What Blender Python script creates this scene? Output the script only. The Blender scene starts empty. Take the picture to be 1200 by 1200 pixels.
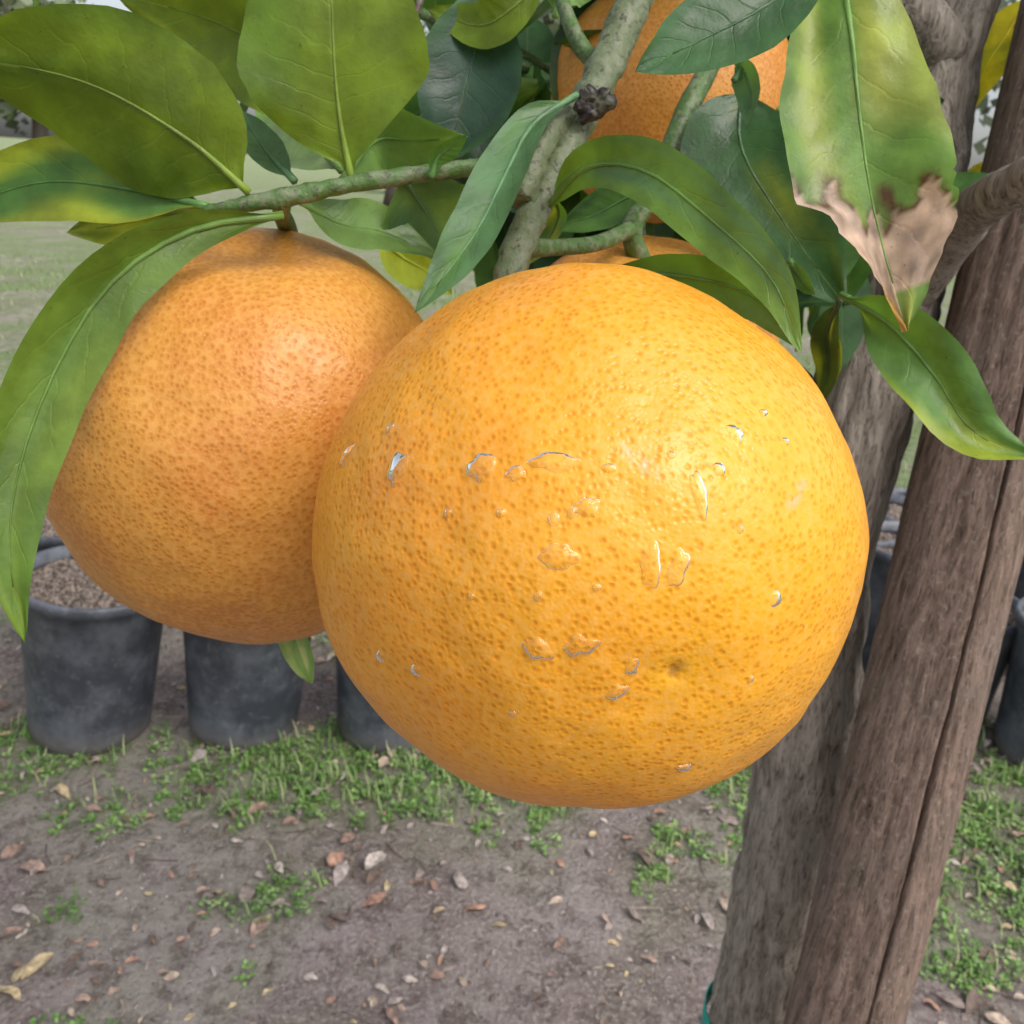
import bpy, math, random
from mathutils import Vector, Matrix, noise
random.seed(7)
R=math.radians
scene=bpy.context.scene
# ---------------- camera ----------------
cd=bpy.data.cameras.new('camera'); cam=bpy.data.objects.new('camera',cd); scene.collection.objects.link(cam)
F=1039.0
cam.matrix_world=Matrix.Translation((0,0,1.1))@(Matrix.Rotation(R(69),3,'X')@Matrix.Rotation(R(4),3,'Z')).to_4x4()
cd.sensor_width=36; cd.lens=18*F/600; cd.clip_start=0.01; cd.clip_end=2000
cd.dof.use_dof=True; cd.dof.focus_distance=0.185; cd.dof.aperture_fstop=42
scene.camera=cam
# Site survey: measured bearings (x,y) + measured distance d in metres -> fixed world positions.
# These are plain world-space constants of the place; every object is at its real distance and size.
CAM=Vector((0,0,1.1)); M3=(Matrix.Rotation(R(69),3,'X')@Matrix.Rotation(R(4),3,'Z'))
def P(x,y,d): return CAM+M3@Vector(((x-600)/F*d,(600-y)/F*d,-d))
def ray(x,y): return (M3@Vector(((x-600)/F,(600-y)/F,-1)))
def V(x,y,Y):
    r=ray(x,y); return CAM+r*(Y/r.y)
def G(x,y):
    r=ray(x,y); return CAM+r*(-CAM.z/r.z)
# ---------------- node helpers ----------------
def mat(name):
    m=bpy.data.materials.new(name); m.use_nodes=True
    nt=m.node_tree; b=nt.nodes['Principled BSDF']; return m,nt,b
def math_(nt,op,a,b=None,clamp=False):
    n=nt.nodes.new('ShaderNodeMath'); n.operation=op; n.use_clamp=clamp
    for i,v in enumerate((a,b)):
        if v is None: continue
        if isinstance(v,(int,float)): n.inputs[i].default_value=v
        else: nt.links.new(v,n.inputs[i])
    return n.outputs[0]
def mix(nt,fac,a,b,mode='MIX'):
    n=nt.nodes.new('ShaderNodeMix'); n.data_type='RGBA'; n.blend_type=mode
    for i,v in ((0,fac),(6,a),(7,b)):
        if isinstance(v,(int,float)): n.inputs[i].default_value=v
        elif isinstance(v,tuple): n.inputs[i].default_value=v if len(v)==4 else (*v,1)
        else: nt.links.new(v,n.inputs[i])
    return n.outputs[2]
def smooth(nt,v,lo,hi,a=0.0,b=1.0):
    n=nt.nodes.new('ShaderNodeMapRange'); n.interpolation_type='SMOOTHSTEP'
    nt.links.new(v,n.inputs[0])
    n.inputs[1].default_value=lo;n.inputs[2].default_value=hi;n.inputs[3].default_value=a;n.inputs[4].default_value=b
    return n.outputs[0]
def noise_(nt,scale,detail=4,vec=None,rough=.55,dist=0):
    n=nt.nodes.new('ShaderNodeTexNoise'); n.inputs['Scale'].default_value=scale; n.inputs['Detail'].default_value=detail
    n.inputs['Roughness'].default_value=rough; n.inputs['Distortion'].default_value=dist
    if vec is not None: nt.links.new(vec,n.inputs['Vector'])
    return n.outputs['Fac']
def bump(nt,h,dist,strength=1,normal=None):
    n=nt.nodes.new('ShaderNodeBump'); n.inputs['Strength'].default_value=strength; n.inputs['Distance'].default_value=dist
    nt.links.new(h,n.inputs['Height'])
    return n.outputs[0]
def objco(nt,scale=None):
    tc=nt.nodes.new('ShaderNodeTexCoord')
    if scale is None: return tc.outputs['Object']
    mp=nt.nodes.new('ShaderNodeMapping'); mp.inputs['Scale'].default_value=scale
    nt.links.new(tc.outputs['Object'],mp.inputs[0]); return mp.outputs[0]
def attr(nt,name):
    n=nt.nodes.new('ShaderNodeAttribute'); n.attribute_name=name; return n
# ---------------- mesh helpers ----------------
class MB:
    def __init__(s): s.v=[];s.f=[];s.c=[];s.uv=[];s.mi=[]
    def add(s,verts,faces,cols=None,uvs=None,mi=0):
        o=len(s.v); s.v+=[tuple(v) for v in verts]
        s.f+=[tuple(i+o for i in f) for f in faces]; s.mi+=[mi]*len(faces)
        s.c+= cols if cols else [(1,1,1)]*len(verts)
        s.uv+= uvs if uvs else [(0,0)]*len(verts)
    def obj(s,name,mats,parent=None,smoothf=True,loc=None):
        me=bpy.data.meshes.new(name)
        vv=s.v
        if loc is not None: vv=[(v[0]-loc[0],v[1]-loc[1],v[2]-loc[2]) for v in vv]
        me.from_pydata(vv,[],s.f)
        ca=me.color_attributes.new('col','FLOAT_COLOR','POINT')
        flat=[]
        for c in s.c: flat+=[c[0],c[1],c[2],1]
        ca.data.foreach_set('color',flat)
        ul=me.uv_layers.new(name='UVMap')
        li=[0]*len(me.loops); me.loops.foreach_get('vertex_index',li)
        fu=[]
        for i in li: fu+=list(s.uv[i])
        ul.data.foreach_set('uv',fu)
        me.polygons.foreach_set('material_index',s.mi)
        if smoothf: me.polygons.foreach_set('use_smooth',[True]*len(me.polygons))
        for m in mats: me.materials.append(m)
        me.update()
        o=bpy.data.objects.new(name,me); scene.collection.objects.link(o)
        if loc is not None: o.location=loc
        if parent:
            o.parent=parent
            o.matrix_parent_inverse=Matrix.Translation(-parent.location)
        return o
def empty(name,loc=(0,0,0)):
    e=bpy.data.objects.new(name,None); scene.collection.objects.link(e); e.location=loc; e.empty_display_size=.02; return e
def crom(pts,n):
    p=[pts[0]*2-pts[1]]+list(pts)+[pts[-1]*2-pts[-2]]; out=[]
    segs=len(pts)-1
    for k in range(n+1):
        u=k/n*segs; i=min(int(u),segs-1); t=u-i
        a,b,c,d=p[i],p[i+1],p[i+2],p[i+3]
        out.append(.5*((2*b)+(c-a)*t+(2*a-5*b+4*c-d)*t*t+(3*b-a-3*c+d)*t**3))
    return out
def tube(mb,pts,radii,n=40,seg=14,amp=0,nscale=60,col=(1,1,1),stretch=1,mi=0):
    pp=crom([Vector(p) for p in pts],n); 
    rr=[]
    for k in range(n+1):
        u=k/n*(len(radii)-1); i=min(int(u),len(radii)-2); t=u-i
        rr.append(radii[i]*(1-t)+radii[i+1]*t)
    ref=Vector((.3,-1,.1)); vs=[];uv=[];cols=[]
    T0=(pp[1]-pp[0]).normalized(); A=(ref-T0*ref.dot(T0)).normalized()
    for k in range(n+1):
        T=(pp[min(k+1,n)]-pp[max(k-1,0)]).normalized()
        A=(A-T*A.dot(T)).normalized(); B=T.cross(A)
        for j in range(seg):
            a=2*math.pi*j/seg; d=A*math.cos(a)+B*math.sin(a)
            r=rr[k]
            if amp:
                q=pp[k]*nscale/stretch+d*rr[k]*nscale
                r+=amp*noise.fractal(q,0.9,2.0,4)
            vs.append(pp[k]+d*r); uv.append((j/seg,k/n)); cols.append(col)
    fs=[]
    for k in range(n):
        for j in range(seg):
            a=k*seg+j;b=k*seg+(j+1)%seg
            fs.append((a,b,b+seg,a+seg))
    fs.append(tuple(range(seg))[::-1]); fs.append(tuple(n*seg+j for j in range(seg)))
    mb.add(vs,fs,cols,uv,mi)
def rot(v,axis,a): return Matrix.Rotation(a,3,axis)@v
EYE=Vector((0,0,1.1))
def leaf(mb,pts,hw,roll=0,cup=.25,wave=.08,col=(.05,.12,.02),col2=None,hint=None,n=22,m=10,pet=.07,dead=None,rollend=None,stem=None,p=.85,patch=.5,edge=None,wfun=None,soft=.72):
    pp=crom(pts,n)
    vs=[];uv=[];cols=[];seed=Vector((random.random()*9,random.random()*9,random.random()*9))
    for k in range(n+1):
        t=k/n; c=pp[k]; T=(pp[min(k+1,n)]-pp[max(k-1,0)]).normalized()
        h=(EYE-c).normalized() if hint is None else hint
        Nn=(h-T*h.dot(T)); 
        if Nn.length<1e-3: Nn=Vector((0,0,1))-T*T.z
        Nn.normalize()
        rl=roll if rollend is None else roll*(1-t)+rollend*t
        Nn=rot(Nn,T,R(rl)); S=T.cross(Nn)
        if t<pet: w=.0011/hw
        else:
            q=(t-pet)/(1-pet); w=max(.0011/hw*(1-q),math.sin(math.pi*q**p)**soft if 0<q<1 else 0)
            if q>.8: w*=1-.25*((q-.8)/.2)
        for j in range(m+1):
            s=-1+2*j/m
            nz=noise.noise(seed+Vector((t*4,s*1.2,0)))
            w2=w if wfun is None or t<pet else wfun(s,t,seed)
            e=w2*hw*(1+.05*noise.noise(seed+Vector((t*12,s,3)))*(abs(s)>.8))
            off=cup*(abs(s)**1.3)*e + wave*hw*nz*abs(s)*1.6 + .03*e*math.sin((t*9-abs(s)*1.4)*2*math.pi)*abs(s)*(1-abs(s))
            vs.append(c+S*(s*e*math.cos(cup*.8))+Nn*off); uv.append((s*.5+.5,t))
            cc=list(col)
            if col2:
                f=noise.noise(seed*2+Vector((t*2.6,s*1.6,1)))*.9+patch
                f=max(0,min(1,(f-.35)*2.2)); cc=[a*(1-f)+b*f for a,b in zip(cc,col2)]
            if edge:
                f=max(0,min(1,(abs(s)-.75)*3)); cc=[a*(1-f)+b*f for a,b in zip(cc,edge)]
            if dead:
                f=dead(s,t,noise.noise(seed+Vector((t*9,s*4,2))))
                if f>0:
                    g=.5+.5*noise.noise(seed+Vector((t*30,s*6,5)))
                    dc=(.55*g+.14,.41*g+.10,.33*g+.07) if f>.7 else (.10,.045,.02)
                    f=min(1,f*1.6); cc=[a*(1-f)+b*f for a,b in zip(cc,dc)]
            cols.append(tuple(cc))
    fs=[]
    W=m+1
    for k in range(n):
        for j in range(m): fs.append((k*W+j,k*W+j+1,(k+1)*W+j+1,(k+1)*W+j))
    mb.add(vs,fs,cols,uv,0)
    if stem is not None:
        rc=tuple(min(1,a*1.5+.03) for a in col)
        q=pp[:max(4,int(n*.92))]
        tube(mb,[x for x in q[::2]],[.0013,.0008,.0005,.0003,.0002],n=16,seg=6,col=rc)
# ---------------- materials ----------------
def leaf_mat(name,trans=.28):
    m,nt,b=mat(name); L=nt.links
    c=attr(nt,'col').outputs['Color']
    uvn=nt.nodes.new('ShaderNodeTexCoord'); sp=nt.nodes.new('ShaderNodeSeparateXYZ'); L.new(uvn.outputs['UV'],sp.inputs[0])
    s=math_(nt,'ABSOLUTE',math_(nt,'MULTIPLY',math_(nt,'SUBTRACT',sp.outputs[0],.5),2)); t=sp.outputs[1]
    oc=objco(nt)
    n1=noise_(nt,70,4,oc); n2=noise_(nt,750,2,oc)
    wob=math_(nt,'MULTIPLY',n1,1.1)
    ph=math_(nt,'ADD',math_(nt,'SUBTRACT',math_(nt,'MULTIPLY',t,8.0),math_(nt,'MULTIPLY',s,1.3)),wob)
    fr=math_(nt,'ABSOLUTE',math_(nt,'SUBTRACT',math_(nt,'FRACT',ph),.5))
    vein=smooth(nt,fr,0.0,.07,1,0); vein=math_(nt,'MULTIPLY',vein,smooth(nt,s,.5,.9,1,0))
    midr=smooth(nt,s,.01,.045,1,0)
    v=smooth(nt,n1,.3,.7,.75,1.25)
    cc=mix(nt,1,c,v,'MULTIPLY')
    cv=mix(nt,1,cc,(1.6,1.4,1.4),'MULTIPLY')
    cc=mix(nt,math_(nt,'MULTIPLY',vein,.11),cc,cv)
    cc=mix(nt,math_(nt,'MULTIPLY',midr,.5),cc,mix(nt,.5,cv,(.22,.30,.08)))
    spk=smooth(nt,n2,.71,.77,0,.6)
    cc=mix(nt,spk,cc,(.06,.04,.015))
    L.new(cc,b.inputs['Base Color'])
    L.new(smooth(nt,n1,.3,.7,.28,.5),b.inputs['Roughness'])
    b.inputs['Specular IOR Level'].default_value=.36
    h=math_(nt,'ADD',math_(nt,'MULTIPLY',math_(nt,'ADD',vein,midr),-.2),math_(nt,'MULTIPLY',n2,.3))
    h=math_(nt,'ADD',h,math_(nt,'MULTIPLY',math_(nt,'SINE',math_(nt,'MULTIPLY',ph,6.283)),.12))
    h=math_(nt,'ADD',h,math_(nt,'MULTIPLY',n1,1.8))
    bn=bump(nt,h,.0004,.8); L.new(bn,b.inputs['Normal'])
    tr=nt.nodes.new('ShaderNodeBsdfTranslucent'); L.new(mix(nt,1,cc,(1.7,1.6,.5),'MULTIPLY'),tr.inputs[0])
    ms=nt.nodes.new('ShaderNodeMixShader'); ms.inputs[0].default_value=trans
    L.new(b.outputs[0],ms.inputs[1]);L.new(tr.outputs[0],ms.inputs[2])
    L.new(ms.outputs[0],nt.nodes['Material Output'].inputs[0]); return m
LEAF=leaf_mat('citrus_leaf')
def bark_mat(name,c1,c2,c3,sx=90,bd=.002,zs=.12,dark=.5):
    m,nt,b=mat(name); L=nt.links
    oc=objco(nt,(1,1,zs)); oc2=objco(nt)
    a=noise_(nt,sx,6,oc,.7,.4); b2=noise_(nt,14,4,oc2); f=noise_(nt,sx*4,3,oc,.6)
    c=mix(nt,smooth(nt,a,.36,.62),c1,c2); c=mix(nt,smooth(nt,b2,.45,.7,0,.6),c,c3)
    c=mix(nt,smooth(nt,f,.3,.5,dark,0),c,(.03,.022,.016))
    c=mix(nt,smooth(nt,a,.28,.38,.85,0),c,(.02,.014,.01))
    c=mix(nt,smooth(nt,noise_(nt,320,3,oc2),.58,.68,0,.3),c,(.45,.40,.34))
    L.new(c,b.inputs['Base Color']); b.inputs['Roughness'].default_value=.85; b.inputs['Specular IOR Level'].default_value=.25
    h=math_(nt,'ADD',a,math_(nt,'MULTIPLY',f,.4))
    L.new(bump(nt,h,bd,1),b.inputs['Normal']); return m
BARK=bark_mat('trunk_bark',(.24,.20,.16),(.46,.40,.33),(.34,.30,.25),130,.006,.16,.65)
WOOD=bark_mat('weathered_wood',(.13,.09,.068),(.27,.19,.15),(.19,.148,.122),230,.0015,.02,.65)
def twig_mat():
    m,nt,b=mat('green_twig'); L=nt.links
    c=attr(nt,'col').outputs['Color']; oc=objco(nt)
    n=noise_(nt,220,4,oc); 
    cc=mix(nt,smooth(nt,n,.45,.62,0,.5),c,(.22,.23,.15)); cc=mix(nt,smooth(nt,noise_(nt,420,3,oc),.56,.66,0,.8),cc,(.05,.045,.025))
    L.new(cc,b.inputs['Base Color']); b.inputs['Roughness'].default_value=.55
    L.new(bump(nt,n,.0012,1),b.inputs['Normal']); return m
TWIG=twig_mat()
def peel_mat(name,ca,cb,cpore,wet=.25,yel=(.82,.39,.010),pk=.55):
    m,nt,b=mat(name); L=nt.links; oc=objco(nt)
    col=attr(nt,'col'); sc=nt.nodes.new('ShaderNodeSeparateColor'); L.new(col.outputs['Color'],sc.inputs[0])
    def vor(scale,rnd=1):
        wp=nt.nodes.new('ShaderNodeTexVoronoi'); wp.inputs['Scale'].default_value=scale; wp.inputs['Randomness'].default_value=rnd
        L.new(oc,wp.inputs['Vector']); return wp.outputs['Distance']
    v1=vor(580,.9); v2=vor(1000)
    big=noise_(nt,28,3,oc); med=noise_(nt,150,3,oc)
    base=mix(nt,smooth(nt,big,.35,.68),ca,cb)
    base=mix(nt,math_(nt,'MULTIPLY',sc.outputs[0],.9),base,yel)
    pore=smooth(nt,v1,.10,.45,1,0)
    pore=math_(nt,'MULTIPLY',pore,smooth(nt,med,.3,.6,.35,.9))
    base=mix(nt,math_(nt,'MULTIPLY',pore,pk),base,cpore)
    base=mix(nt,smooth(nt,v1,.45,.8,0,.22),base,(.90,.52,.16))
    spk=smooth(nt,noise_(nt,240,2,oc),.77,.80,0,.6); base=mix(nt,spk,base,(.3,.11,.02))
    base=mix(nt,sc.outputs[1],base,(.07,.035,.015))
    base=mix(nt,math_(nt,'MULTIPLY',sc.outputs[2],smooth(nt,noise_(nt,500,2,oc),.35,.6)),base,(.72,.42,.24))
    L.new(base,b.inputs['Base Color'])
    L.new(smooth(nt,med,.3,.7,.36,.52),b.inputs['Roughness']); b.inputs['Specular IOR Level'].default_value=.36
    b.inputs['Coat Weight'].default_value=wet; b.inputs['Coat Roughness'].default_value=.12
    h=math_(nt,'ADD',smooth(nt,v1,.05,.5,0,1),math_(nt,'MULTIPLY',smooth(nt,v2,.1,.6,0,1),.25))
    h=math_(nt,'ADD',h,math_(nt,'MULTIPLY',med,3.0))
    bn=bump(nt,h,.00014,1); L.new(bn,b.inputs['Normal']); L.new(bn,b.inputs['Coat Normal']); return m
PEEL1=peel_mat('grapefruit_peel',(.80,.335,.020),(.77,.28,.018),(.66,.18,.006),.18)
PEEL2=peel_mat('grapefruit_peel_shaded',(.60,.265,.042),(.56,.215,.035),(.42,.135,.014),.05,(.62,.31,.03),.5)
# ---------------- fruits ----------------
def fruit(name,c,r,blossom,peel,seed,squash=.96,lows=.02,res=180,yellow=None,scars=()):
    b=blossom.normalized(); sd=Vector((seed,seed*1.7,seed*.3))
    def rad(d):
        q=d.dot(b)
        rr=r*(1+(squash-1)*q*q)
        rr+=r*lows*noise.fractal(d*1.3+sd,1,2,2)
        rr+=r*.007*noise.fractal(d*5+sd,1,2,2)
        a=math.acos(max(-1,min(1,q)))
        rr-=.0014*math.exp(-(a/.16)**2)+.0012*math.exp(-(a/.03)**2)
        a2=math.pi-a
        rr-=.004*math.exp(-(a2/.25)**2)
        return rr
    mb=MB(); A=b.orthogonal().normalized(); B=b.cross(A)
    n=res; m=res*2; vs=[];cols=[]
    def colr(d):
        q=d.dot(b); a=math.acos(max(-1,min(1,q)))
        y=.0
        if yellow: y=max(0,min(1,math.exp(-((d-yellow.normalized()).length/.75)**2)*1.1+.25*noise.noise(d*3+sd)))
        y=max(y,math.exp(-((a-.05)/.07)**2)*.9)
        g=math.exp(-((a)/.018)**2)*1.2*(.6+.8*noise.noise(d*60))
        s=0
        for sdv,ln,wd,ax in scars:
            e=d-sdv; u=e.dot(ax); w=(e-ax*u).length
            s=max(s,max(0,1-abs(u)/ln)**.5*max(0,1-w/wd) if abs(u)<ln else 0)
        return (y,max(0,min(1,g)),s)
    vs.append(c+b*rad(b));cols.append(colr(b))
    for i in range(1,n):
        th=math.pi*(i/n)
        for j in range(m):
            ph=2*math.pi*j/m
            d=b*math.cos(th)+(A*math.cos(ph)+B*math.sin(ph))*math.sin(th)
            vs.append(c+d*rad(d)); cols.append(colr(d))
    vs.append(c-b*rad(-b));cols.append((0,0,0))
    fs=[]
    for j in range(m): fs.append((0,1+j,1+(j+1)%m))
    for i in range(n-2):
        for j in range(m):
            a=1+i*m+j;e=1+i*m+(j+1)%m; fs.append((a,a+m,e+m,e))
    last=len(vs)-1
    for j in range(m): fs.append((last,1+(n-2)*m+(j+1)%m,1+(n-2)*m+j))
    mb.add(vs,fs,cols)
    o=mb.obj(name,[peel],loc=c); return o,rad
def hit(x,y,c,r):
    d=ray(x,y).normalized(); oc=CAM-c; bq=oc.dot(d); q=bq*bq-(oc.dot(oc)-r*r)
    if q<0: return None
    return ((CAM+d*(-bq-math.sqrt(q)))-c).normalized()
C1=P(683,632,.2215); r1=.0655
sc=[]
for (x,y,x2,y2) in ((725,515,780,560),(925,600,950,560)):
    a=hit(x,y,C1,r1); e=hit(x2,y2,C1,r1); mid=((a+e)/2).normalized(); sc.append((mid,(a-e).length/2,.03,(e-a).normalized()))
f1,rad1=fruit('grapefruit',C1,r1,hit(797,797,C1,r1),PEEL1,3.1,squash=.975,yellow=hit(930,600,C1,r1),scars=sc,lows=.026,res=220)
C2=P(302,514,.300); 
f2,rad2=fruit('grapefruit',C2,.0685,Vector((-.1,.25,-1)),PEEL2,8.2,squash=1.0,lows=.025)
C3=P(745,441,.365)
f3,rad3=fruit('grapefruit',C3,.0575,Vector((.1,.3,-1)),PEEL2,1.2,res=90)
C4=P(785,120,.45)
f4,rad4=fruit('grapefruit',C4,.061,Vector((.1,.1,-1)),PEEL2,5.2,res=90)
# droplets
def water():
    m,nt,b=mat('water_drop'); b.inputs['Base Color'].default_value=(1,1,1,1); b.inputs['Transmission Weight'].default_value=1
    b.inputs['IOR'].default_value=1.33; b.inputs['Roughness'].default_value=.05; return m
WATER=water()
def droplet(mb,c,rad,d,sx,sy,ang,h,seed,irr=.25):
    up=Vector((0,0,1)); A=(up-d*up.dot(d)).normalized(); B=d.cross(A)
    A2=A*math.cos(ang)+B*math.sin(ang); B2=d.cross(A2)
    rg=10;vs=[];fs=[]
    def pt(u,v,hh):
        dd=(d+(A2*v+B2*u)/.065).normalized(); return c+dd*(rad(dd)+hh)
    vs.append(pt(0,0,h))
    n=36
    for k in range(1,rg+1):
        q=math.sin(k/rg*math.pi/2)
        for j in range(n):
            a=2*math.pi*j/n
            w=1+irr*1.6*noise.noise(Vector((math.cos(a)*1.3+seed*3.3,math.sin(a)*1.3,seed)))
            hh=h*(max(0,1-q*q))**.75*(1+.15*noise.noise(Vector((q*math.cos(a)*1.3+seed,q*math.sin(a)*1.3,seed*2))))-.00018*q**6
            vs.append(pt(math.cos(a)*sx*q*w,math.sin(a)*sy*q*w,hh))
    for j in range(n): fs.append((0,1+j,1+(j+1)%n))
    for k in range(rg-1):
        for j in range(n):
            a=1+k*n+j;b=1+k*n+(j+1)%n; fs.append((a,a+n,b+n,b))
    mb.add(vs,fs)
mb=MB()
drops=[(462,550,17,22,.1),(560,546,19,19,.3),(405,532,8,20,-.5),(650,538,28,13,.2),(602,553,12,9,.2),(690,592,17,14,0),(655,652,22,19,.2),(648,608,8,9,0),
(765,662,13,26,.1),(799,668,14,24,-.2),(822,578,10,30,.15),(846,548,10,10,0),(866,503,11,14,.3),(913,703,11,11,0),(628,765,17,14,-.2),(680,762,19,15,.3),
(440,772,8,10,0),(482,790,10,10,0),(725,822,14,11,.6),(803,905,13,8,0),(745,790,9,12,0),(520,600,6,7,0),(585,600,7,6,0),(715,545,10,7,0),(790,530,6,6,0),(630,700,6,7,0),(700,690,6,5,0),(870,620,5,6,0),(550,700,5,5,0),(925,515,6,7,0),(455,500,7,9,0),(885,800,5,6,0),(600,840,6,5,0),(900,480,8,6,0),(670,600,6,8,0)]
for i,(x,y,w,h,a) in enumerate(drops):
    d=hit(x,y,C1,r1)
    s=.16/F; big=max(w,h)
    droplet(mb,C1,rad1,d,w*s,h*s,a,.0004+.000035*min(big,18),i+.37,.30 if big>11 else .08)
mb.obj('water_drops',[WATER],parent=f1)
# ---------------- tree ----------------
t0=V(890,1150,.58)
tree=empty('citrus_tree',(t0.x,.58,0))
mb=MB()
pts=[Vector((t0.x-.01,.59,-.05)),Vector((t0.x,.58,.3)),V(885,1200,.58),V(935,950,.58),V(965,650,.58),V(1025,420,.58),V(1065,250,.59),V(1108,0,.62),V(1120,-250,.66)]
tube(mb,pts,[.056,.046,.041,.038,.034,.033,.028,.021,.016],n=260,seg=72,amp=.0055,nscale=55,stretch=3)
tube(mb,[V(1065,330,.565),V(1110,285,.52),V(1150,240,.47),V(1200,212,.42),V(1280,170,.40),V(1400,60,.42)],[.02,.013,.011,.010,.009,.006],n=60,seg=20,amp=.0015,nscale=60)
tube(mb,[V(1105,60,.6),V(1000,-60,.55),V(880,-150,.42),P(790,-120,.31),P(757,-30,.29)],[.017,.012,.010,.008,.0065],n=60,seg=16,amp=.001)
tube(mb,[V(1105,90,.6),V(1140,20,.6),V(1180,-80,.62)],[.016,.012,.008],n=30,seg=16,amp=.001)
mb.obj('trunk',[BARK],parent=tree)
gr=(.12,.15,.07); gr2=(.07,.14,.03)
mb=MB()
tube(mb,[P(757,-30,.29),P(735,20,.285),P(702,95,.275),P(668,165,.268),P(630,240,.262),P(595,330,.258),P(610,380,.256),P(640,420,.25)],[.0060,.0056,.0056,.005,.0047,.0046,.004,.003],n=80,seg=16,amp=.0013,nscale=170,col=gr)
tube(mb,[P(690,125,.271),P(650,150,.266),P(625,190,.262),P(607,235,.26)],[.004,.0042,.0045,.005],n=30,seg=12,amp=.0006,nscale=200,col=gr)
tube(mb,[P(640,190,.264),P(560,196,.258),P(470,207,.252),P(400,218,.248),P(330,232,.245),P(240,246,.243)],[.0032,.0026,.0024,.0024,.0027,.0012],n=60,seg=12,amp=.0005,nscale=250,col=gr2)
tube(mb,[P(330,232,.245),P(330,250,.262),P(335,262,.285),P(345,290,.30)],[.0028,.0026,.003,.003],n=20,seg=10,col=gr2)
tube(mb,[P(722,60,.28),P(690,65,.285),P(665,20,.29),P(650,-40,.30)],[.0035,.0028,.0026,.0025],n=30,seg=10,amp=.0003,col=gr2)
tube(mb,[P(880,-30,.36),P(840,60,.345),P(800,140,.335),P(770,220,.33),P(740,270,.33),P(760,320,.34),P(770,330,.35)],[.0035,.0040,.0042,.004,.004,.004,.003],n=50,seg=12,amp=.0004,nscale=200,col=gr2)
tube(mb,[P(740,268,.33),P(700,285,.30),P(650,290,.28),P(615,290,.262)],[.003,.0028,.0026,.003],n=30,seg=10,col=gr2)
for q in ([(500,-20,.42),(470,60,.41),(440,100,.40),(415,120,.40)],[(520,40,.42),(480,75,.41),(445,118,.40)],[(860,60,.33),(880,120,.335),(850,170,.34),(770,175,.34)],[(470,60,.41),(450,50,.42),(425,70,.42)]):
    tube(mb,[P(*a) for a in q],[.0018,.0014,.001,.0006],n=20,seg=7,amp=.0003,nscale=200,col=(.10,.06,.05))
c=P(697,125,.262)
for k in range(9):
    a=random.random()*6.28
    d=Vector((math.cos(a),-.6,math.sin(a)))*.006
    tube(mb,[c,c+d*.6,c+d],[.0035,.0025,.0008],n=8,seg=7,amp=.0012,nscale=400,col=(.018,.010,.010))
mb.obj('twigs',[TWIG],parent=tree)
# leaves
lv=MB()
DG=(.035,.10,.028);MG=(.075,.18,.035);OL=(.13,.20,.008);YG=(.30,.38,.03);YL=(.62,.55,.02);BL=(.085,.185,.075);LG=(.17,.31,.08)
def Lf(pts,hwpx,**k):
    pp=[P(*p) for p in pts]; d=pts[len(pts)//2][2]
    leaf(lv,pp,hwpx*d/F,stem=1,**k)
Lf([(292,226,.243),(215,160,.236),(95,95,.228),(-70,62,.222)],95,roll=-12,cup=-.15,col=OL,col2=(.08,.14,.008),patch=.45)
Lf([(243,242,.243),(150,222,.25),(40,215,.255),(-90,262,.26)],52,roll=20,col=MG,col2=YG,patch=.4,edge=(.24,.28,.02))
Lf([(238,243,.25),(190,250,.262),(140,262,.268),(78,272,.275)],30,roll=10,col=YG,col2=OL,patch=.5)
Lf([(412,212,.25),(397,130,.245),(390,40,.24),(385,-130,.235)],112,roll=-8,cup=.1,col=OL,col2=(.10,.18,.012),patch=.45,p=1.15)
Lf([(395,150,.262),(335,75,.27),(250,25,.275),(130,-10,.28)],66,roll=-15,col=OL,col2=YG,patch=.3,pet=.02)
Lf([(332,252,.246),(225,270,.238),(130,332,.23),(62,440,.226),(20,560,.222),(12,660,.22),(30,752,.222)],46,roll=-22,rollend=15,cup=.35,col=(.095,.18,.022),col2=(.16,.25,.04),patch=.4,n=34,p=.95,pet=.03,wave=.15)
Lf([(345,212,.256),(318,185,.262),(300,160,.266),(278,128,.27)],22,roll=20,col=BL)
Lf([(400,212,.255),(440,165,.27),(490,165,.272),(548,160,.262)],44,roll=25,col=LG,col2=BL,patch=.4)
Lf([(505,208,.25),(512,185,.248),(530,170,.246),(547,158,.244)],15,roll=40,col=MG)
Lf([(470,206,.262),(490,235,.272),(508,265,.28),(520,308,.285)],58,roll=5,col=BL,col2=LG,patch=.5)
Lf([(352,236,.262),(400,262,.268),(450,272,.272),(512,300,.278)],34,roll=-35,col=LG,col2=BL,patch=.4)
Lf([(400,200,.28),(370,170,.30),(340,150,.31),(300,120,.32)],46,roll=0,col=LG,col2=(.22,.33,.17))
Lf([(676,112,.262),(625,145,.255),(592,205,.247),(562,265,.24),(525,318,.236),(486,366,.232)],36,roll=38,rollend=10,cup=.5,col=BL,col2=MG,patch=.3,n=30,wave=.15)
Lf([(640,246,.262),(685,198,.245),(755,200,.228),(838,262,.212),(905,328,.202),(938,412,.198)],38,roll=-30,rollend=25,cup=.3,col=(.12,.23,.035),col2=BL,patch=.4,n=32,pet=.03,wave=.15)
Lf([(690,322,.245),(790,322,.236),(878,345,.225),(938,408,.216)],32,roll=25,cup=.15,col=MG,col2=BL,patch=.4)
Lf([(575,-40,.34),(558,50,.34),(542,120,.34),(522,192,.34)],62,roll=0,col=(.02,.06,.032),col2=DG,p=1.0)
Lf([(985,-60,.22),(900,5,.215),(825,45,.212),(744,84,.21)],54,roll=25,cup=.2,col=DG,col2=(.045,.13,.045),patch=.4)
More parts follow.
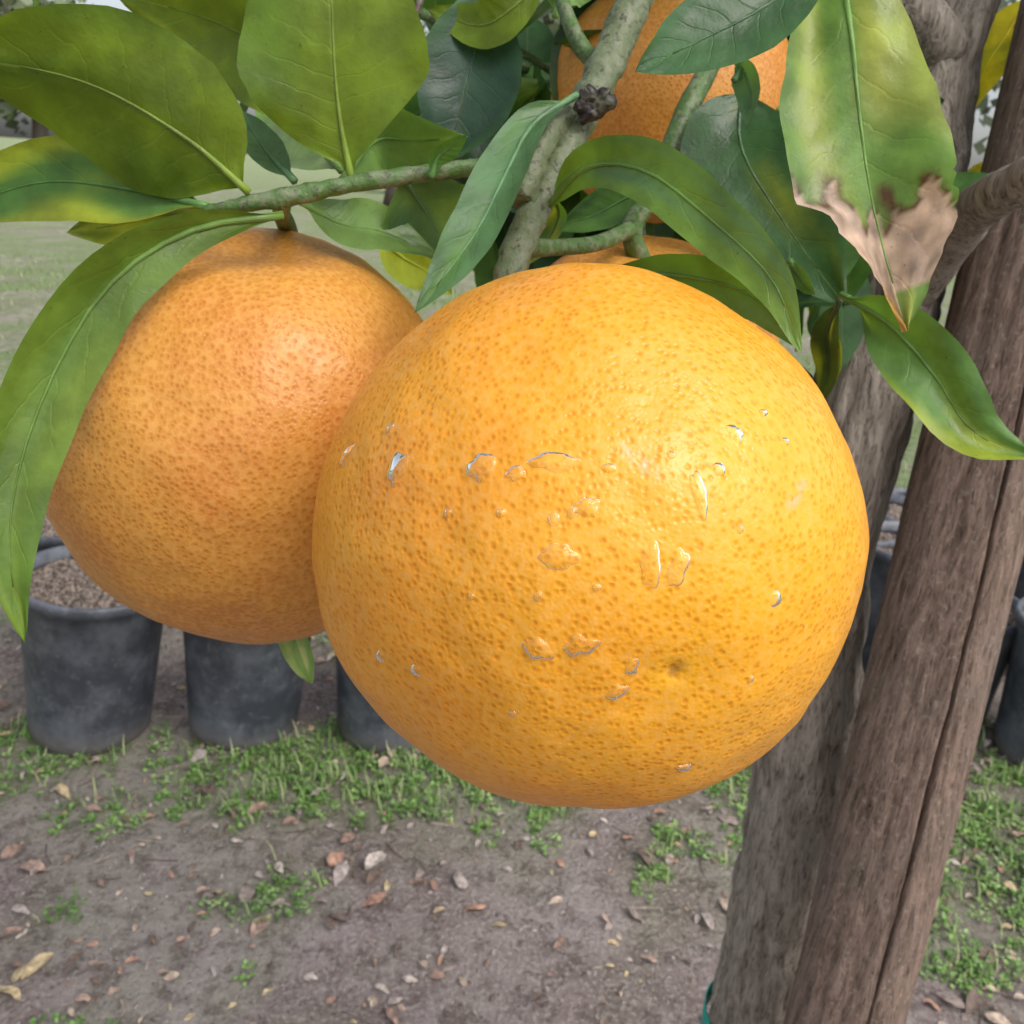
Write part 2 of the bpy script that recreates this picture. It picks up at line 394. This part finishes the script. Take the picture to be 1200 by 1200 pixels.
def w14(s,t,sd):
    up=min(1,math.sin(min(1,t/.55)*math.pi/2)**.8)
    rag=.12*noise.noise(sd+Vector((t*38,0 if s>0 else 5,0)))
    if t<.70: return up*(1 if s>0 else .93)
    if s>0: f=max(.0,1-(t-.70)/.035*.40) if t<.735 else max(0,.60-(t-.735)*2.3)
    else: f=.93 if t<.80 else max(0,.93*(1-((t-.80)/.2)**1.3))
    return max(0.01,f+rag*(1-t)*4)
def dead14(s,t,n):
    return max(0,(t-.70+.03*s+.14*n)*16) if t<.92 or s>0 else .3*(n+.5)
Lf([(966,-150,.235),(995,20,.228),(1008,140,.225),(1025,250,.225),(1062,388,.228)],94,roll=-8,rollend=-25,cup=.2,wave=.2,col=(.13,.25,.045),col2=(.38,.43,.08),patch=.45,dead=dead14,n=80,m=26,wfun=w14)
Lf([(872,95,.33),(868,170,.325),(915,255,.32),(990,358,.31)],80,roll=-8,cup=.25,col=DG,col2=(.15,.21,.02),patch=.25,n=30)
Lf([(985,345,.285),(1040,378,.275),(1095,440,.268),(1140,505,.262),(1215,538,.258)],44,roll=25,rollend=-20,cup=.4,wave=.35,col=(.09,.20,.04),col2=YG,patch=.3)
Lf([(985,350,.29),(970,390,.30),(972,430,.305),(962,475,.31)],20,roll=30,col=(.03,.065,.015),col2=YG,patch=.25)
Lf([(925,305,.30),(935,320,.298),(945,335,.297),(955,345,.296)],10,roll=30,col=MG)
Lf([(440,270,.31),(470,300,.315),(500,318,.32),(530,345,.325)],28,roll=0,col=YG,col2=(.3,.4,.03),patch=.5)
Lf([(640,-30,.33),(600,10,.33),(560,30,.335),(500,10,.34)],30,roll=20,col=OL)
Lf([(1210,-10,.56),(1180,40,.56),(1155,80,.56),(1140,130,.56)],34,roll=20,col=YL,col2=YG,patch=.4)
Lf([(1180,190,.56),(1160,200,.56),(1140,210,.56),(1110,225,.56)],14,roll=20,col=YL,col2=YG,patch=.4)
Lf([(320,640,.33),(335,720,.335),(352,770,.335),(366,802,.335)],18,roll=10,col=LG,col2=(.4,.45,.2),patch=.4)
Lf([(860,95,.31),(870,80,.31),(880,110,.31),(875,150,.31)],20,roll=40,col=BL)
Lf([(650,20,.30),(660,-10,.30),(690,-30,.30),(730,-50,.3)],26,roll=10,col=LG)
Lf([(770,225,.33),(740,230,.335),(700,250,.34),(650,270,.345)],26,roll=20,col=MG,col2=DG)
Lf([(640,220,.275),(655,250,.285),(640,285,.29),(620,310,.292)],22,roll=50,col=MG,col2=YG)
# inner canopy: twigs bearing leaves
tw=MB()
def spray(base,dirn,L,nl,cols,big=1):
    d=dirn.normalized(); p=[base.copy()]
    for i in range(4):
        d=(d+Vector((random.uniform(-.25,.25),random.uniform(-.25,.25),random.uniform(-.25,.15)))).normalized()
        p.append(p[-1]+d*L/4)
    tube(tw,p,[.003,.0025,.002,.0015,.001],n=16,seg=7,col=gr2)
    q=crom(p,nl)
    for i in range(1,nl+1):
        T=(q[i]-q[i-1]).normalized(); S=T.orthogonal(); S=rot(S,T,i*2.4+random.random())
        o=(S+T*.6).normalized(); ll=random.uniform(.055,.095)*big
        o2=(o+Vector((0,0,-.5))).normalized()
        leaf(lv,[q[i],q[i]+o*ll*.33,q[i]+o*ll*.55+o2*ll*.12,q[i]+o*ll*.6+o2*ll*.42],ll*random.uniform(.2,.27),
            hint=Vector((random.uniform(-.4,.4),random.uniform(-.6,.2),1)).normalized(),col=random.choice(cols),n=12,m=6,cup=random.uniform(.05,.4),wave=.15,
            col2=random.choice([None,DG,YG,OL]),patch=.2)
random.seed(21)
cl=[DG,MG,DG,(.02,.055,.02),BL,MG,LG]
for (x,y,d) in [(420,-40,.50),(500,30,.48),(600,60,.48),(640,140,.52),(560,160,.50),(700,200,.54),(900,60,.52),(960,160,.48),(880,210,.52),(970,240,.50),(820,-20,.46),(700,-40,.46),(760,260,.52),(940,300,.52),(840,320,.54),(560,250,.56),(620,240,.58),(980,40,.50),(470,90,.56),(1000,100,.6)]:
    b=P(x,y,d); tgt=Vector((random.uniform(-1,1),random.uniform(-.6,.6),random.uniform(-.6,.4)))
    spray(b-tgt.normalized()*.06,tgt,.14,8,cl)
for (x,y,d) in [(-60,-60,.5),(60,-90,.45),(200,-120,.42),(330,-120,.42)]:
    spray(P(x,y,d),Vector((-1,-.2,.3)),.15,7,cl+[OL])
for k in range(40):
    b=Vector((random.uniform(-.25,.6),random.uniform(.45,1.0),random.uniform(1.4,1.9)))
    spray(b,Vector((random.uniform(-1,1),random.uniform(-1,.6),random.uniform(-.4,.6))),.2,8,cl+[OL])
lv.obj('leaves',[LEAF],parent=tree)
tw.obj('inner_twigs',[TWIG],parent=tree)
# tape
m,nt,b=mat('green_tie_tape'); b.inputs['Base Color'].default_value=(.0,.32,.24,1); b.inputs['Roughness'].default_value=.4
TAPE=m
mb=MB()
zt=V(885,1194,.58).z
vs=[];fs=[]
ctr=min(crom(pts,220),key=lambda q:abs(q.z-zt+.012))
for j in range(48):
    a=2*math.pi*j/48
    for k,(dr,dz) in enumerate(((.0462,-.018),(.0462,.006),(.0447,.006),(.0447,-.018))):
        vs.append((ctr.x+math.cos(a)*dr,ctr.y+math.sin(a)*dr,zt+dz+.002*math.sin(3*a)))
for j in range(48):
    for k in range(4):
        fs.append((j*4+k,j*4+(k+1)%4,((j+1)%48)*4+(k+1)%4,((j+1)%48)*4+k))
mb.add(vs,fs); mb.obj('tie_tape',[TAPE],parent=tree)
# ---------------- post ----------------
pb=V(988,1200,.475); pt_=V(1132,600,.53)
def post():
    mb=MB(); n=320
    ax=(pt_-pb).normalized()
    A=pb-ax*(pb.z+.25)/ax.z; B=pt_+ax*.75
    offs=[-.09,-.06,-.04,-.025,-.012,0,.012,.025,.04,.06,.09]
    rest=[.09+(2*math.pi-.18)*k/100 for k in range(1,100)]
    offs=offs+rest; seg=len(offs)
    vs=[];fs=[]
    for k in range(n+1):
        t=k/n; c=A.lerp(B,t); zz=c.z
        r0=.0425-.007*max(0,min(1,(zz-.2)/1.0))
        crack=math.radians(-94)+.12*noise.noise(Vector((0,1,zz*3)))+.03*noise.noise(Vector((0,0,zz*14)))+.015*noise.noise(Vector((0,0,zz*70)))
        cw=.036+.022*noise.noise(Vector((3,0,zz*6)))
        for o_ in offs:
            a=crack+o_; a2=a+.5; e=2.7
            rr=r0/((abs(math.cos(a2))**e+abs(math.sin(a2))**e)**(1/e))*.95
            da=(o_+math.pi)%(2*math.pi)-math.pi
            rr-=.012*max(0,1-abs(da)/cw)
            for a0,ph in ((-142,1),(-118,4),(-70,7)):
                a3=math.radians(a0)+.06*math.sin(zz*5+ph); db=(a-a3+math.pi)%(2*math.pi)-math.pi
                rr-=.0022*math.exp(-(db/.035)**2)*max(0,.3+1.5*noise.noise(Vector((ph,0,zz*4))))
            rr+=.0010*noise.fractal(Vector((math.cos(a)*5,math.sin(a)*5,zz*5)),1,2,4)
            rr+=.0011*noise.noise(Vector((math.cos(a)*22,math.sin(a)*22,zz*4)))
            vs.append(c+Vector((math.cos(a)*rr,math.sin(a)*rr,0)))
    for k in range(n):
        for j in range(seg):
            a=k*seg+j;b=k*seg+(j+1)%seg; fs.append((a,b,b+seg,a+seg))
    fs.append(tuple(n*seg+j for j in range(seg)))
    mb.add(vs,fs); return mb.obj('wooden_stake',[WOOD],loc=Vector((A.x,A.y,0)))
post()
# ---------------- ground ----------------
def ground_h(x,y):
    f=1/(1+((x*x+y*y)/60)**1)
    return (.018*noise.fractal(Vector((x*1.3,y*1.3,0)),1,2,3)+.011*noise.fractal(Vector((x*9,y*9,4)),1,2,4))*f
def grass_mask(x,y):
    n=noise.fractal(Vector((x*1.6+5,y*1.6,0)),1,2,3)
    n2=noise.fractal(Vector((x*7,y*7,7)),1,2,3)
    band=math.exp(-((y-1.38)/.19)**2)*1.08
    if y<1.4: band=max(band,.42)
    if y>1.75: band=max(band,.5)
    if y>3: band=.95
    if x>.25 and 1.0<y<1.75: band=max(band,.95)
    return band+.40*n+.75*n2-.22
m,nt,b=mat('ground_soil'); L=nt.links; oc=objco(nt)
n1=noise_(nt,2.6,5,oc); n2=noise_(nt,22,6,oc,.68); n3=noise_(nt,130,5,oc,.72)
c=mix(nt,smooth(nt,n1,.38,.62),(.34,.265,.245),(.50,.42,.395))
c=mix(nt,smooth(nt,n2,.36,.56,.7,0),c,(.17,.125,.108))
c=mix(nt,smooth(nt,n3,.5,.64,0,.75),c,(.62,.54,.49))
c=mix(nt,smooth(nt,n3,.30,.45,.85,0),c,(.08,.058,.048))
ga=attr(nt,'col'); sg=nt.nodes.new('ShaderNodeSeparateColor'); L.new(ga.outputs['Color'],sg.inputs[0])
gc=mix(nt,smooth(nt,n2,.3,.7),(.13,.23,.06),(.31,.40,.16))
gf=math_(nt,'MULTIPLY',sg.outputs[0],smooth(nt,n3,.35,.6,.45,1))
c=mix(nt,gf,c,gc)
L.new(c,b.inputs['Base Color']); b.inputs['Roughness'].default_value=.85; b.inputs['Specular IOR Level'].default_value=.25
h=math_(nt,'ADD',math_(nt,'MULTIPLY',n2,.8),math_(nt,'MULTIPLY',n3,.5)); L.new(bump(nt,h,.035,1),b.inputs['Normal'])
SOIL=m
mb=MB(); n=280; vs=[];cols=[];fs=[]
for i in range(n+1):
    for j in range(n+1):
        u=(j/n*2-1); v=(i/n*2-1)
        x=math.sinh(u*6.8)/math.sinh(6.8)*600; y=1.6+math.sinh(v*6.8)/math.sinh(6.8)*600
        vs.append((x,y,ground_h(x,y))); g=max(0,min(1,grass_mask(x,y)*1.1 if y<30 else .9)); cols.append((g*(.45 if y<2.2 else 1),0,0))
for i in range(n):
    for j in range(n):
        a=i*(n+1)+j; fs.append((a,a+1,a+n+2,a+n+1))
mb.add(vs,fs,cols); mb.obj('ground',[SOIL])
# weeds
m,nt,b=mat('weed_leaf'); c=attr(nt,'col').outputs['Color']; nt.links.new(c,b.inputs['Base Color']); b.inputs['Roughness'].default_value=.5
WEED=m
random.seed(5)
mb=MB()
def leaflet(p,d,up,l,w,col):
    S=d.cross(up).normalized()
    vs=[p,p+d*l*.35+S*w+up*w*.3,p+d*l*.75+S*w*.8+up*w*.2,p+d*l,p+d*l*.75-S*w*.8+up*w*.2,p+d*l*.35-S*w+up*w*.3]
    mb.add(vs,[(0,1,2,3),(0,3,4,5)],[col]*6)
cnt=0;tries=0
while cnt<2100 and tries<120000:
    tries+=1
    x=random.uniform(-1.3,1.4); y=random.uniform(.78,2.1)
    if grass_mask(x,y)<random.uniform(.42,1.0): continue
    cnt+=1
    rr=random.choice([.005,.009,.014,.024])*random.uniform(.8,1.2); k=int(5+rr*1000)
    base=random.choice([(.14,.27,.05),(.20,.35,.08),(.11,.22,.045),(.25,.37,.12),(.17,.26,.09)])
    for i in range(k):
        a=random.random()*6.28; q=rr*math.sqrt(random.random())
        px=x+math.cos(a)*q;py=y+math.sin(a)*q
        p=Vector((px,py,ground_h(px,py)+random.uniform(.001,.016)*(1-q/rr*.6)))
        b2=random.random()*6.28; d=Vector((math.cos(b2),math.sin(b2),random.uniform(-.1,.6))).normalized()
        l=random.uniform(.004,.010); v=random.uniform(.55,1.3)
        leaflet(p,d,Vector((random.uniform(-.3,.3),random.uniform(-.3,.3),1)).normalized(),l,l*.36,tuple(c_*v for c_ in base))
mb.obj('weeds',[WEED])
mb=MB()
cnt=0
while cnt<13000:
    x=random.uniform(-6,6); y=random.uniform(.95,9)
    if random.random()<.3: x=random.uniform(-1.3,1.3); y=random.uniform(.95,2)
    if grass_mask(x,y)<random.uniform(.45,1.0): continue
    cnt+=1
    z=ground_h(x,y); hgt=random.uniform(.015,.045); a=random.random()*6.28
    dx=Vector((math.cos(a),math.sin(a),0)); S=Vector((-dx.y,dx.x,0))*.0014*(1+y*.25); p=Vector((x,y,z-.002))
    col=random.choice([(.17,.30,.07),(.24,.35,.11),(.34,.36,.18),(.14,.24,.06)])
    mb.add([p-S,p+S,p+Vector((0,0,hgt*.6))+dx*hgt*.2+S*.7,p+Vector((0,0,hgt*.6))+dx*hgt*.2-S*.7,p+Vector((0,0,hgt))+dx*hgt*.6],[(0,1,2,3),(3,2,4)],[col]*5)
mb.obj('grass',[WEED])
# litter
LIT,nt,b=mat('dry_leaf'); L=nt.links
c=attr(nt,'col').outputs['Color']; n=noise_(nt,120,3,objco(nt)); L.new(mix(nt,1,c,smooth(nt,n,.3,.7,.6,1.3),'MULTIPLY'),b.inputs['Base Color']); b.inputs['Roughness'].default_value=.7
mb=MB(); random.seed(11)
for k in range(2600):
    x=random.uniform(-1.4,1.4); y=random.uniform(.75,2.6)
    big=random.random()<.09
    l=random.uniform(.03,.05) if big else random.uniform(.006,.026)
    a=random.random()*6.28; z=ground_h(x,y)+.003
    p=Vector((x,y,z)); d=Vector((math.cos(a),math.sin(a),random.uniform(-.05,.25)))
    col=random.choice([(.38,.26,.20),(.28,.18,.135),(.44,.34,.26),(.18,.12,.09),(.40,.23,.16),(.46,.39,.34),(.45,.35,.2),(.14,.10,.08),(.36,.30,.27),(.28,.22,.19)])
    leaf(mb,[p,p+d*l*.4+Vector((0,0,l*.12)),p+d*l*.75+Vector((0,0,l*.1)),p+d*l],l*random.uniform(.18,.3),hint=Vector((random.uniform(-.4,.4),random.uniform(-.4,.4),1)),n=6,m=4,cup=random.uniform(-.5,.6),wave=.4,col=col)
mb.obj('leaf_litter',[LIT])
mb=MB()
for k in range(800):
    x=random.uniform(-1.2,1.2); y=random.uniform(.78,2.0); s=random.uniform(.0015,.004)
    z=ground_h(x,y); vs=[];fs=[]
    g=random.uniform(.14,.36); col=(g,g*.88,g*.8)
    for i in range(3):
        for j in range(6):
            a=j*1.047; q=(1,.85,.4)[i]; w=1+.3*random.uniform(-1,1)
            vs.append((x+math.cos(a)*s*q*w,y+math.sin(a)*s*q*w,z+(-.3,.35,.7)[i]*s))
    for i in range(2):
        for j in range(6): fs.append((i*6+j,i*6+(j+1)%6,i*6+6+(j+1)%6,i*6+6+j))
    fs.append(tuple(12+j for j in range(6)))
    mb.add(vs,fs,[col]*18)
for k in range(300):
    x=random.uniform(-1.3,1.3); y=random.uniform(.8,2.2); a=random.random()*6.28; l=random.uniform(.015,.07)
    p=Vector((x,y,ground_h(x,y)+.003)); d=Vector((math.cos(a),math.sin(a),.02))
    tube(mb,[p,p+d*l*.5+Vector((random.uniform(-.1,.1)*l,0,0)),p+d*l],[.0013,.001,.0006],n=6,seg=5,col=random.choice([(.14,.10,.08),(.40,.32,.25)]))
mb.obj('pebbles_and_sticks',[LIT])
# ---------------- pots ----------------
m,nt,b=mat('black_pot_plastic'); L=nt.links; oc=objco(nt)
n1=noise_(nt,9,5,oc,.7); n2=noise_(nt,60,4,oc)
c=mix(nt,smooth(nt,n1,.38,.68),(.045,.05,.063),(.135,.145,.17)); c=mix(nt,smooth(nt,n2,.55,.75,0,.4),c,(.24,.24,.24))
sp=nt.nodes.new('ShaderNodeSeparateXYZ'); L.new(oc,sp.inputs[0])
c=mix(nt,smooth(nt,sp.outputs[2],0,.07,.6,0),c,(.20,.165,.145))
L.new(c,b.inputs['Base Color']); b.inputs['Roughness'].default_value=.45; L.new(bump(nt,n2,.001,.5),b.inputs['Normal'])
POT=m
m,nt,b=mat('potting_soil'); L=nt.links; oc=objco(nt); n1=noise_(nt,130,4,oc,.7)
c=mix(nt,smooth(nt,n1,.4,.62),(.07,.05,.04),(.38,.30,.24)); L.new(c,b.inputs['Base Color']); b.inputs['Roughness'].default_value=.9
L.new(bump(nt,n1,.01,1),b.inputs['Normal']); PSOIL=m
def pot(x,y,h=.34,rb=.108,rt=.128,tilt=0,ta=0):
    mb=MB(); seg=64
    prof=[(0,.0),(rb-.01,0),(rb,.012),(rb+.001,.03),(rb+(rt-rb)*.45,h*.5),(rb+(rt-rb)*.9,h*.86),(rt+.001,h*.87),(rt+.002,h*.93),(rt+.008,h*.935),(rt+.010,h-.004),(rt+.006,h),(rt,h-.001),(rt-.004,h*.93)]
    vs=[];fs=[]
    for r_,z in prof:
        for j in range(seg):
            a=2*math.pi*j/seg; w=1+(.012 if (j%16 in(0,1)) and .02<z<h*.8 else 0)+.02*noise.noise(Vector((math.cos(a)*1.2+x*7,math.sin(a)*1.2,z*4)))
            vs.append((math.cos(a)*r_*w,math.sin(a)*r_*w,z))
    for i in range(len(prof)-1):
        for j in range(seg):
            a=i*seg+j;b_=i*seg+(j+1)%seg; fs.append((a,b_,b_+seg,a+seg))
    mb.add(vs,fs)
    vs=[];fs=[];rg=14
    for k in range(rg+1):
        for j in range(seg):
            a=2*math.pi*j/seg; q=k/rg*(rt-.003)
            vs.append((math.cos(a)*q,math.sin(a)*q,h*.91+.014*noise.fractal(Vector((math.cos(a)*q*40+x,math.sin(a)*q*40,y)),1,2,3)))
    for k in range(rg):
        for j in range(seg):
            a=k*seg+j;b_=k*seg+(j+1)%seg; fs.append((a,b_,b_+seg,a+seg))
    mb.add(vs,fs,mi=1)
    o=mb.obj('nursery_pot',[POT,PSOIL]); o.location=(x,y,ground_h(x,y)-.008)
    o.rotation_euler=(Matrix.Rotation(tilt,3,Vector((math.cos(ta),math.sin(ta),0)))@Matrix.Rotation(random.random()*6,3,'Z')).to_euler()
def potpx(x,y,back=.11,**k):
    g=G(x,y); pot(g.x*(1+back/g.y),g.y+back,**k)
potpx(112,888,tilt=R(7),ta=R(90),h=.345,rb=.112,rt=.132)
potpx(288,885,tilt=R(5),ta=R(90),h=.32)
potpx(455,888,tilt=R(3),ta=R(90),h=.32)
potpx(890,893,h=.32)
potpx(1215,922,h=.33)
potpx(110,790,h=.34)
random.seed(2)
for (x,y) in [(1030,810),(1085,860),(1180,800),(1240,820),(1010,740),(1100,760),(1200,740),(960,770),(600,820),(740,800),(1060,700),(1150,690)]:
    potpx(x,y,h=random.uniform(.28,.36))
# distant trees
random.seed(3)
mb=MB()
for k in range(22):
    x=random.uniform(-40,40); y=random.uniform(22,45); hh=random.uniform(4,8)
    tube(mb,[(x,y,0),(x+.2,y,hh*.4),(x,y,hh*.8)],[.25,.18,.06],n=8,seg=8,col=(.08,.06,.045))
    for q in range(5):
        a=random.random()*6.28; tube(mb,[(x,y,hh*.35+q*.3),(x+math.cos(a),y+math.sin(a),hh*.6),(x+math.cos(a)*1.9,y+math.sin(a)*1.9,hh*.85)],[.09,.06,.02],n=6,seg=5,col=(.09,.07,.05))
    for i in range(1000):
        d=Vector((random.gauss(0,1),random.gauss(0,1),random.gauss(0,1))).normalized()*random.random()**.4
        d*=1+.5*noise.noise(d*2+Vector((k,0,0)))
        p=Vector((x,y,hh*.68))+Vector((d.x*hh*.38,d.y*hh*.38,d.z*hh*.36)); s=random.uniform(.08,.2); v=random.uniform(.5,1.4)
        u=Vector((random.gauss(0,1),random.gauss(0,1),random.gauss(0,1))).normalized(); w=u.orthogonal()*s; u=u*s
        mb.add([p-u,p+w,p+u,p-w],[(0,1,2,3)],[(.10*v,.13*v,.06*v)]*4)
mb.obj('distant_trees',[WEED])
# ---------------- light ----------------
sdir=Vector((.50,-.38,.82)).normalized()
el=math.asin(sdir.z); az=math.atan2(sdir.x,sdir.y)
w=bpy.data.worlds.new('World'); scene.world=w; w.use_nodes=True; nt=w.node_tree
sky=nt.nodes.new('ShaderNodeTexSky'); sky.sky_type='NISHITA'; sky.sun_disc=False; sky.sun_elevation=el; sky.sun_rotation=az
sky.air_density=1.0; sky.dust_density=4.0
hs=nt.nodes.new('ShaderNodeHueSaturation'); hs.inputs['Saturation'].default_value=.4; hs.inputs['Value'].default_value=1.5
nt.links.new(sky.outputs[0],hs.inputs['Color']); nt.links.new(hs.outputs[0],nt.nodes['Background'].inputs[0]); nt.nodes['Background'].inputs[1].default_value=.15
sl=bpy.data.lights.new('sun','SUN'); sl.energy=1.05; sl.angle=R(30); sl.color=(1,.97,.92)
so=bpy.data.objects.new('sun',sl); scene.collection.objects.link(so); so.rotation_euler=(-sdir).to_track_quat('-Z','Y').to_euler(); so.location=(1,-2,4)
scene.view_settings.view_transform='Standard'; scene.view_settings.look='None'; scene.view_settings.exposure=0
